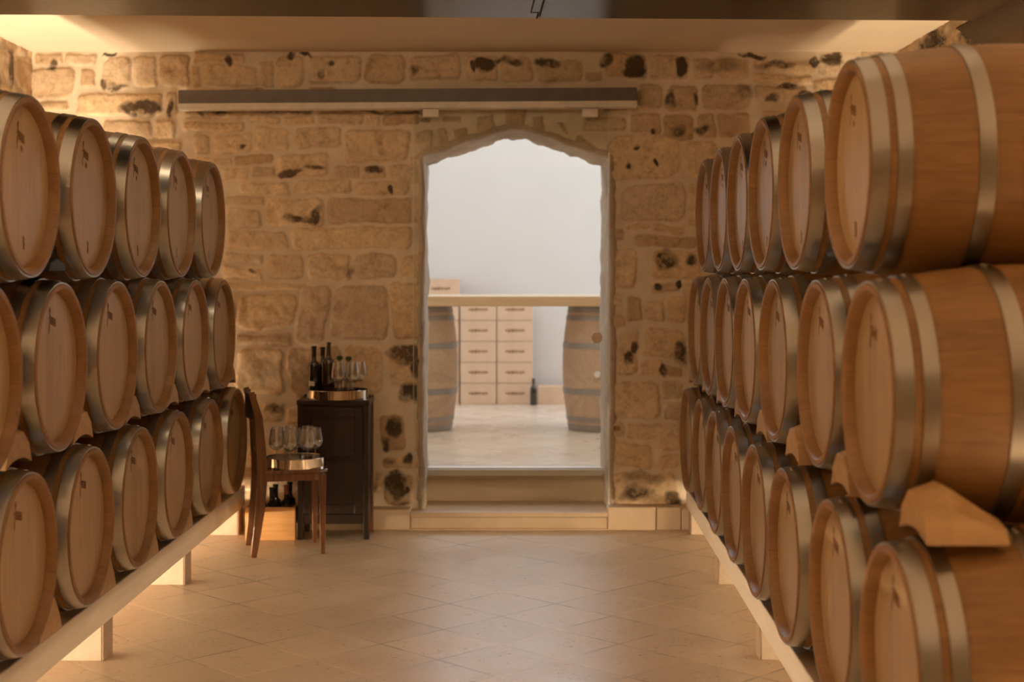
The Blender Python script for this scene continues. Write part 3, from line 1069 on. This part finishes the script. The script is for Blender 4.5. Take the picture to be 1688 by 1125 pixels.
# ------------------------------------------------------------------ ceiling beam
bt = thing('ceiling_beam', 'dark varnished timber beam crossing below the white ceiling', 'beam', (0, 6.0, 2.65), math.atan(0.036))
b = MB(); b.box(XL - 0.02, 0.10, -0.36, 0.24, 0, 0.27); b.box(0.10, XR + 0.02, -0.36, 0.24, 0.0, 0.27)
b.build('timber', M['beam'], bt, bevel=0.008)
b = MB()
b.box(0.086, 0.092, 0.10, 0.245, -0.0015, 0.06); b.box(0.055, 0.092, 0.10, 0.106, -0.0015, 0.01); b.box(0.055, 0.061, -0.36, 0.106, -0.0015, 0.01)
b.build('joint_line', M['groove'], bt)
b = MB(); b.prism([(1.96, 2.66), (2.08, 2.585), (XR + 0.02, 2.575), (XR + 0.02, 2.66)], 5.75, 6.55, 'y')
o = b.build('corbel', M['beam'], bevel=0.01); tag(o, 'dark wooden corbel under the beam above the right stack', 'corbel')

# ------------------------------------------------------------------ sliding glass door
dr = thing('sliding_glass_door', 'frameless clear sliding glass door hanging before the arched doorway', 'door', (0, 8.85, 0))
g = MB(); g.box(-0.634, 0.5465, -0.005, 0.005, 0.15, 2.55); g.build('glass_pane', M['pane'], dr)
g = MB(); g.box(0.547, 0.557, -0.005, 0.005, 0.15, 2.29); g.box(-0.637, -0.634, -0.005, 0.005, 0.15, 2.3); g.build('glass_edge', M['glass_edge'], dr)
for px in (710, 972.5):
    x = (px - VX) * 8.83 / F
    c = MB(); c.box(x - 0.048, x + 0.048, -0.022, 0.018, 2.508, 2.557); c.build('clamp', M['white_alu'], dr, bevel=0.003)
kn = MB()
kx = (984 - VX) * 8.80 / F
kz = H - (557 - VY) * 8.80 / F
kn.lathe([(-0.035, 0.0001), (-0.035, 0.030), (-0.030, 0.034), (-0.022, 0.034), (-0.018, 0.016), (-0.004, 0.016)], (kx, 0, kz), 'y', 28)
kn.build('knob', M['knob'], dr, smooth=0.6)
rl = thing('door_rail', 'long grey aluminium sliding door rail fixed high on the stone wall', 'rail', (-0.67, 8.86, 2.615))
rl.rotation_euler = (0, -0.0062, 0)
b = MB(); b.box(-1.385, 1.39, -0.055, 0.055, -0.02, 0.060); b.build('rail_cover', M['alu'], rl, bevel=0.002)
b = MB(); b.box(-1.385, 1.39, -0.060, 0.055, -0.057, -0.0205); b.build('track', M['white_alu'], rl, bevel=0.002)

# ------------------------------------------------------------------ glassware and bottles
def bottle(name, label, loc, h=0.30, r=0.037, mat=None, capm=None, cap=True, lab=True, group=None, lr=0.55):
    t = thing(name, label, 'bottle', loc, 0, group)
    b = MB()
    b.lathe([(0, 0.0001), (0.0, r * 0.92), (0.006, r), (h * 0.60, r), (h * 0.66, r * 0.9), (h * 0.72, r * 0.5), (h * 0.76, r * 0.40), (h * 0.96, r * 0.38),
             (h * 0.962, r * 0.44), (h * 0.985, r * 0.44), (h * 0.99, r * 0.38), (h, 0.0001)], (0, 0, 0), 'z', 24)
    b.build('glass_body', mat or M['bottle'], t, smooth=0.7)
    if cap:
        c = MB(); c.lathe([(h * 0.82, r * 0.405), (h * 0.955, r * 0.41), (h * 0.957, r * 0.47), (h * 1.0, r * 0.47), (h * 1.003, 0.0001)], (0, 0, 0), 'z', 20)
        c.build('capsule', capm or M['black'], t, smooth=0.7)
    if lab:
        vs, fs = [], []
        n = 10
        for i in range(n + 1):
            a = -PI / 2 + lr * (-1 + 2 * i / n) - 0.25
            for z in (h * 0.22, h * 0.31):
                for rr in (r + 0.0001, r + 0.0008):
                    vs.append((rr * math.cos(a), rr * math.sin(a), z))
        for i in range(n):
            k = i * 4
            fs += [(k + 1, k + 5, k + 7, k + 3), (k, k + 2, k + 6, k + 4), (k, k + 4, k + 5, k + 1), (k + 2, k + 3, k + 7, k + 6)]
        fs += [(0, 1, 3, 2), (4 * n, 4 * n + 2, 4 * n + 3, 4 * n + 1)]
        l = MB(); l.add(vs, fs); l.build('paper_label', M['paper'], t)
    return t


def wine_glass(label, loc, group, h=0.205, r=0.043):
    t = thing('wine_glass', label, 'glass', loc, 0, group)
    b = MB()
    b.lathe([(h * 0.42, 0.005), (h * 0.44, r * 0.45), (h * 0.50, r * 0.82), (h * 0.60, r), (h * 0.72, r * 0.97), (h, r * 0.74), (h + 0.001, r * 0.735), (h, r * 0.715),
             (h * 0.72, r * 0.94), (h * 0.60, r * 0.965), (h * 0.505, r * 0.79), (h * 0.45, r * 0.42), (h * 0.435, 0.0001)], (0, 0, 0), 'z', 28)
    b.build('bowl', M['glass'], t, smooth=1.2)
    b = MB()
    b.lathe([(0, 0.0001), (0.0, 0.034), (0.002, 0.034), (0.008, 0.010), (0.02, 0.0045), (h * 0.38, 0.004), (h * 0.43, 0.008)], (0, 0, 0), 'z', 20)
    b.build('stem', M['glass'], t, smooth=1.2)
    return t


def tray(label, loc, r, h=0.048):
    t = thing('serving_tray', label, 'tray', loc)
    b = MB()
    b.lathe([(0, 0.0001), (0.0, r), (h, r), (h + 0.002, r - 0.002), (h, r - 0.005), (0.006, r - 0.006), (0.004, 0.0001)], (0, 0, 0), 'z', 56)
    b.build('rim', M['silver'], t, smooth=0.6)
    b = MB(); b.lathe([(0.0045, 0.0001), (0.0075, 0.0001), (0.0075, r - 0.008), (0.0055, r - 0.008)], (0, 0, 0), 'z', 40)
    b.build('base', M['black'], t, smooth=0.5)
    return t


# cabinet
CX0, CX1, CY0, CY1, CH = -1.29, -0.872, 8.51, 8.80, 0.816
cb = thing('cabinet', 'small dark wooden cabinet on short legs against the stone wall', 'cabinet', ((CX0 + CX1) / 2, (CY0 + CY1) / 2, 0))
hw, hd = (CX1 - CX0) / 2, (CY1 - CY0) / 2
b = MB(); b.box(-hw + 0.01, hw - 0.01, -hd + 0.02, hd, 0.095, CH - 0.03); b.build('body', M['dark_wood'], cb, bevel=0.003)
b = MB(); b.box(-hw - 0.004, hw + 0.004, -hd - 0.006, hd, CH - 0.03, CH); b.build('top', M['dark_wood'], cb, bevel=0.005)
b = MB()
d0, d1 = -hd - 0.002, -hd + 0.019
b.box(-hw + 0.045, hw - 0.045, d0 + 0.008, d1, 0.20, CH - 0.09)
b.box(-hw + 0.035, -hw + 0.085, d0, d1, 0.15, CH - 0.045); b.box(hw - 0.085, hw - 0.035, d0, d1, 0.15, CH - 0.045)
b.box(-hw + 0.085, hw - 0.085, d0, d1, 0.15, 0.205); b.box(-hw + 0.085, hw - 0.085, d0, d1, CH - 0.10, CH - 0.045)
b.box(-hw + 0.085, hw - 0.085, d0 + 0.002, d1, 0.46, 0.50)
dd = b.build('door', M['dark_wood'], cb, bevel=0.003)
b = MB(); b.lathe([(-0.02, 0.0001), (-0.02, 0.010), (-0.012, 0.012), (0.0, 0.006)], (-hw + 0.06, d0, 0.5), 'y', 14); b.build('knob', M['chair_wood'], dd, smooth=0.6)
for sx in (-1, 1):
    for sy in (-1, 1):
        x0 = sx * hw - (0.034 if sx > 0 else 0)
        y0 = sy * hd - (0.032 if sy > 0 else 0)
        b = MB(); b.box(x0, x0 + 0.034, y0, y0 + 0.032, 0.0, CH - 0.031 if sy < 0 else CH + 0.012); b.build('leg', M['dark_wood'] if sx < 0 or sy < 0 else M['chair_wood'], cb, bevel=0.004)
b = MB(); b.box(-hw + 0.034, hw - 0.034, -hd + 0.006, -hd + 0.02, 0.09, 0.145); b.build('bottom_rail', M['dark_wood'], cb, bevel=0.002)

TX, TY = -1.072, 8.66
tray('round silver tray on top of the dark cabinet', (TX, TY, CH + 0.001), 0.182, 0.05)
zt = CH + 0.010
bottle('wine_bottle', 'black wine bottle with a small pale label, leftmost on the cabinet tray', (TX - 0.138, TY - 0.03, zt), 0.30, 0.034, lr=0.5)
bottle('wine_bottle', 'plain black wine bottle between the labelled bottle and the tall amber one', (TX - 0.098, TY + 0.055, zt), 0.29, 0.034, lab=False)
bottle('wine_bottle', 'tallest bottle on the cabinet tray, brown glass with light streaks', (TX - 0.052, TY - 0.02, zt), 0.325, 0.036, M['brown_glass'], M['brown_glass'], cap=False, lab=False)
for k, (dx, dy, h) in enumerate(((0.0, 0.09, 0.235), (0.060, 0.03, 0.235))):
    t = thing('glass_decanter', ['small clear glass bottle with green stopper beside the brown bottle', 'small clear glass bottle with green stopper in the middle of the cabinet tray'][k], 'bottle', (TX + dx, TY + dy, zt), 0, 'clear bottles with green stoppers')
    b = MB(); b.lathe([(0, 0.0001), (0, 0.028), (h * 0.55, 0.028), (h * 0.7, 0.014), (h * 0.9, 0.011), (h * 0.9, 0.009), (h * 0.7, 0.012), (h * 0.54, 0.026), (0.004, 0.026), (0.004, 0.0001)], (0, 0, 0), 'z', 24)
    b.build('glass_body', M['glass'], t, smooth=1.0)
    b = MB(); b.lathe([(h * 0.86, 0.0001), (h * 0.86, 0.009), (h * 0.905, 0.010), (h * 0.905, 0.018), (h * 0.97, 0.019), (h, 0.012), (h, 0.0001)], (0, 0, 0), 'z', 18)
    b.build('stopper', M['green_cap'], t, smooth=0.6)
gg = None
GG = 'wine glasses on the cabinet tray'
gl_lab = ['wine glass on the cabinet tray, front left beside the brown bottle', 'wine glass on the cabinet tray, front and centre',
          'wine glass on the cabinet tray, at its right edge', 'wine glass on the cabinet tray, at the back right']
for k, (dx, dy) in enumerate(((0.012, -0.09), (0.095, -0.08), (0.128, 0.02), (0.085, 0.105))):
    if gg is None:
        gg = wine_glass(gl_lab[k], (TX + dx, TY + dy, zt), GG)
    else:
        dup(gg, (TX + dx, TY + dy, zt), 0, gl_lab[k], GG)

# ------------------------------------------------------------------ chair
CA = math.atan2(0.10, 0.37)
ch = thing('dining_chair', 'dark brown wooden chair beside the left rack, holding a tray of glasses', 'chair', (-1.448, 7.97, 0), CA)
W_, D_ = 0.37, 0.38
SH = 0.474
b = MB()
poly = []
def arc(cx, cy, r, a0, a1, n=6):
    return [(cx + r * math.cos(a0 + (a1 - a0) * i / n), cy + r * math.sin(a0 + (a1 - a0) * i / n)) for i in range(n + 1)]
x0, x1, y0, y1 = 0.035, D_ + 0.035, -0.02, W_ + 0.02
poly = arc(x1 - 0.07, y0 + 0.07, 0.07, -PI / 2, 0) + arc(x1 - 0.07, y1 - 0.07, 0.07, 0, PI / 2) + arc(x0 + 0.03, y1 - 0.03, 0.03, PI / 2, PI) + arc(x0 + 0.03, y0 + 0.03, 0.03, PI, 1.5 * PI)
b.prism(poly, SH - 0.022, SH, 'z')
b.build('seat', M['chair_wood'], ch, bevel=0.006)
b = MB()
pol2 = [(0.04 + (p[0] - 0.04) * 0.955 + 0.004, W_ / 2 + (p[1] - W_ / 2) * 0.94) for p in poly]
b.prism(pol2, SH - 0.062, SH - 0.0225, 'z')
b.build('seat_frame', M['chair_wood'], ch, bevel=0.003)
spath = [(0.0, 0.0), (0.018, 0.12), (0.036, 0.26), (0.046, 0.40), (0.046, 0.50), (0.038, 0.62), (0.028, 0.76), (-0.012, 0.905)]
for y in (0.0, W_):
    b = MB(); b.tube([(p[0], y, p[1]) for p in spath], [0.016, 0.021, 0.025, 0.027, 0.028, 0.026, 0.022, 0.016], 4, sx=0.55, sy=1.0, square=True, up=(1, 0, 0))
    b.build('back_leg', M['chair_wood'], ch, bevel=0.004)
for y in (0.012, W_ - 0.012):
    b = MB(); b.tube([(D_, y, 0), (D_ - 0.002, y, SH - 0.03)], [0.0125, 0.021], 4, square=True, up=(1, 0, 0)); b.build('front_leg', M['chair_wood'], ch, bevel=0.003)
def rail_path(z, x, bow=0.03, n=8):
    return [(x - bow * math.sin(PI * i / n), W_ * i / n, z) for i in range(n + 1)]
b = MB(); b.tube(rail_path(0.825, 0.008), 0.014, 4, sx=0.6, sy=5.0, square=True); b.build('top_rail', M['dark_wood'], ch, bevel=0.003)
b = MB(); b.tube(rail_path(0.58, 0.042, 0.02), 0.011, 4, sx=0.7, sy=1.4, square=True); b.build('lower_rail', M['chair_wood'], ch, bevel=0.002)
for k in range(1, 4):
    y = W_ * k / 4
    s = math.sin(PI * k / 4)
    b = MB(); b.tube([(0.042 - 0.02 * s, y, 0.585), (0.030 - 0.025 * s, y, 0.70), (0.014 - 0.03 * s, y, 0.80)], 0.009, 4, sx=1.4, sy=0.6, square=True, up=(1, 0, 0))
    b.build('slat', M['chair_wood'], ch, bevel=0.002)

CTX, CTY = -1.252, 8.175
tray('round silver tray of wine glasses on the chair seat', (CTX, CTY, SH + 0.001), 0.168, 0.052)
GC = 'wine glasses on the chair tray'
cl = []
for k, nm in enumerate(['nearest the right edge', 'at the back right', 'at the back', 'at the back left', 'nearest the chair back', 'at the front left', 'at the front right']):
    a_ = 0.12 + 2 * PI * k / 7
    cl.append((nm, 0.112 * math.cos(a_), 0.112 * math.sin(a_)))
cl.append(('in the middle of the others', 0.0, 0.0))
for nm, dx, dy in cl:
    dup(gg, (CTX + dx, CTY + dy, SH + 0.010), 0, f'wine glass on the chair tray, {nm}', GC)

# ------------------------------------------------------------------ crate with bottles
KX0, KX1, KY0, KY1, KH = -1.592, -1.302, 8.49, 8.77, 0.192
cr = thing('wooden_crate', 'honey coloured open pine crate of bottles between rack and cabinet', 'crate', ((KX0 + KX1) / 2, (KY0 + KY1) / 2, 0))
kw, kd = (KX1 - KX0) / 2, (KY1 - KY0) / 2
for (nm, a) in (('front_board', (-kw, kw, -kd, -kd + 0.012, 0.0, KH)), ('back_board', (-kw, kw, kd - 0.012, kd, 0.0, KH)),
                ('side_board', (-kw, -kw + 0.012, -kd + 0.0125, kd - 0.0125, 0, KH)), ('side_board', (kw - 0.012, kw, -kd + 0.0125, kd - 0.0125, 0, KH)),
                ('bottom_board', (-kw + 0.0125, kw - 0.0125, -kd + 0.0125, kd - 0.0125, 0, 0.012))):
    b = MB(); b.box(*a); b.build(nm, M['crate'], cr, bevel=0.0015)
kl = [('front left', -0.085, -0.07), ('front centre', 0.0, -0.07), ('front right, with a reddish capsule', 0.085, -0.07), ('back left', -0.085, 0.06), ('back centre', 0.0, 0.06), ('back right', 0.085, 0.06)]
for k, (nm, dx, dy) in enumerate(kl):
    bottle('wine_bottle', f'dark wine bottle standing in the wooden crate, {nm}', ((KX0 + KX1) / 2 + dx, (KY0 + KY1) / 2 + dy, 0.013), 0.27 + 0.015 * (k % 3), 0.036,
           capm=M['capsule'] if k == 2 else M['black'], lab=False, group='wine bottles in the crate')

# ------------------------------------------------------------------ beyond the door: table on barrels, boxes
FZ = 0.32
tb = MB(); tb.box(-1.7, 1.6, 11.2, 12.05, 1.305, 1.385); o = tb.build('table_top', M['table'], bevel=0.01)
tag(o, 'thick pale wooden table top resting on two upright barrels beyond the doorway', 'table top')
up0 = None
for k, (x, lab) in enumerate(((-0.825, 'weathered upright barrel under the table top, left side of the doorway'), (0.70, 'weathered upright barrel with a tap, right side of the doorway'))):
    if up0 is None:
        up0 = make_barrel('upright_barrel', lab, M['old_stave'], M['head'], M['old_hoop'], brand=False)
        # stand it up: turn the meshes inside the parts
        for c_ in up0.children:
            c_.data.transform(Matrix.Rotation(-PI / 2, 4, 'Y') @ Matrix.Translation((0, 0, -RB)))
            c_.data.transform(Matrix.Translation((0, 0, LB / 2)) )
        up0.scale = (1, 1, 0.985 / LB)
        up0.location = (x, 11.62, FZ)
        up0['group'] = 'upright barrels under the table'
        r_ = up0
    else:
        r_ = dup(up0, (x, 11.62, FZ), 1.1, lab, 'upright barrels under the table')
tp = MB(); tp.lathe([(-0.02, 0.0001), (-0.02, 0.022), (-0.004, 0.026), (0.01, 0.026)], (0, 0, 0), 'y', 18)
t_ = tp.build('bung', M['paper'], smooth=0.6); t_.parent = r_; t_.location = (0, 0, 0)
t_.rotation_euler = (0, 0, -1.1 - 0.25); t_.location = Matrix.Rotation(-1.1 - 0.25, 3, 'Z') @ Vector((0, -0.352, 0.44))

box0 = None
BGp = 'cardboard wine boxes stacked against the far wall'
cols = [('left', -0.905, 6), ('middle', -0.55, 5), ('right', -0.20, 5)]
for cname, x, n in cols:
    for k in range(n):
        lev = ['at floor level', 'second from the floor', 'third from the floor', 'fourth from the floor', 'fifth from the floor', 'topmost, seen above the table'][k]
        lab = f'cardboard wine box in the {cname} column beyond the door, {lev}'
        loc = (x + 0.172, 13.95, FZ + 0.199 * k)
        if box0 is None:
            box0 = thing('wine_box', lab, 'box', loc, 0, BGp)
            b = MB(); b.box(-0.17, 0.17, -0.14, 0.14, 0.001, 0.196); b.build('carton', M['card'], box0, bevel=0.004)
            b = MB()
            rr = random.Random(8)
            xx = -0.09
            while xx < 0.08:
                wd = rr.uniform(0.012, 0.03)
                b.box(xx, xx + wd, -0.1412, -0.1398, 0.094 + rr.uniform(-0.006, 0), 0.112 + rr.uniform(0, 0.008))
                xx += wd + 0.006
            b.build('printed_mark', M['card_ink'], box0)
        else:
            dup(box0, loc, 0, lab, BGp)
lb = thing('wine_box', 'low cardboard box lying right of the box stacks beyond the door', 'box', (0.345, 13.97, FZ))
b = MB(); b.box(-0.16, 0.20, -0.13, 0.13, 0.0, 0.165); b.build('carton', M['card'], lb, bevel=0.004)
bottle('wine_bottle', 'dark bottle standing on the far floor beside the box stacks', (0.145, 13.72, FZ), 0.25, 0.032, lab=False)
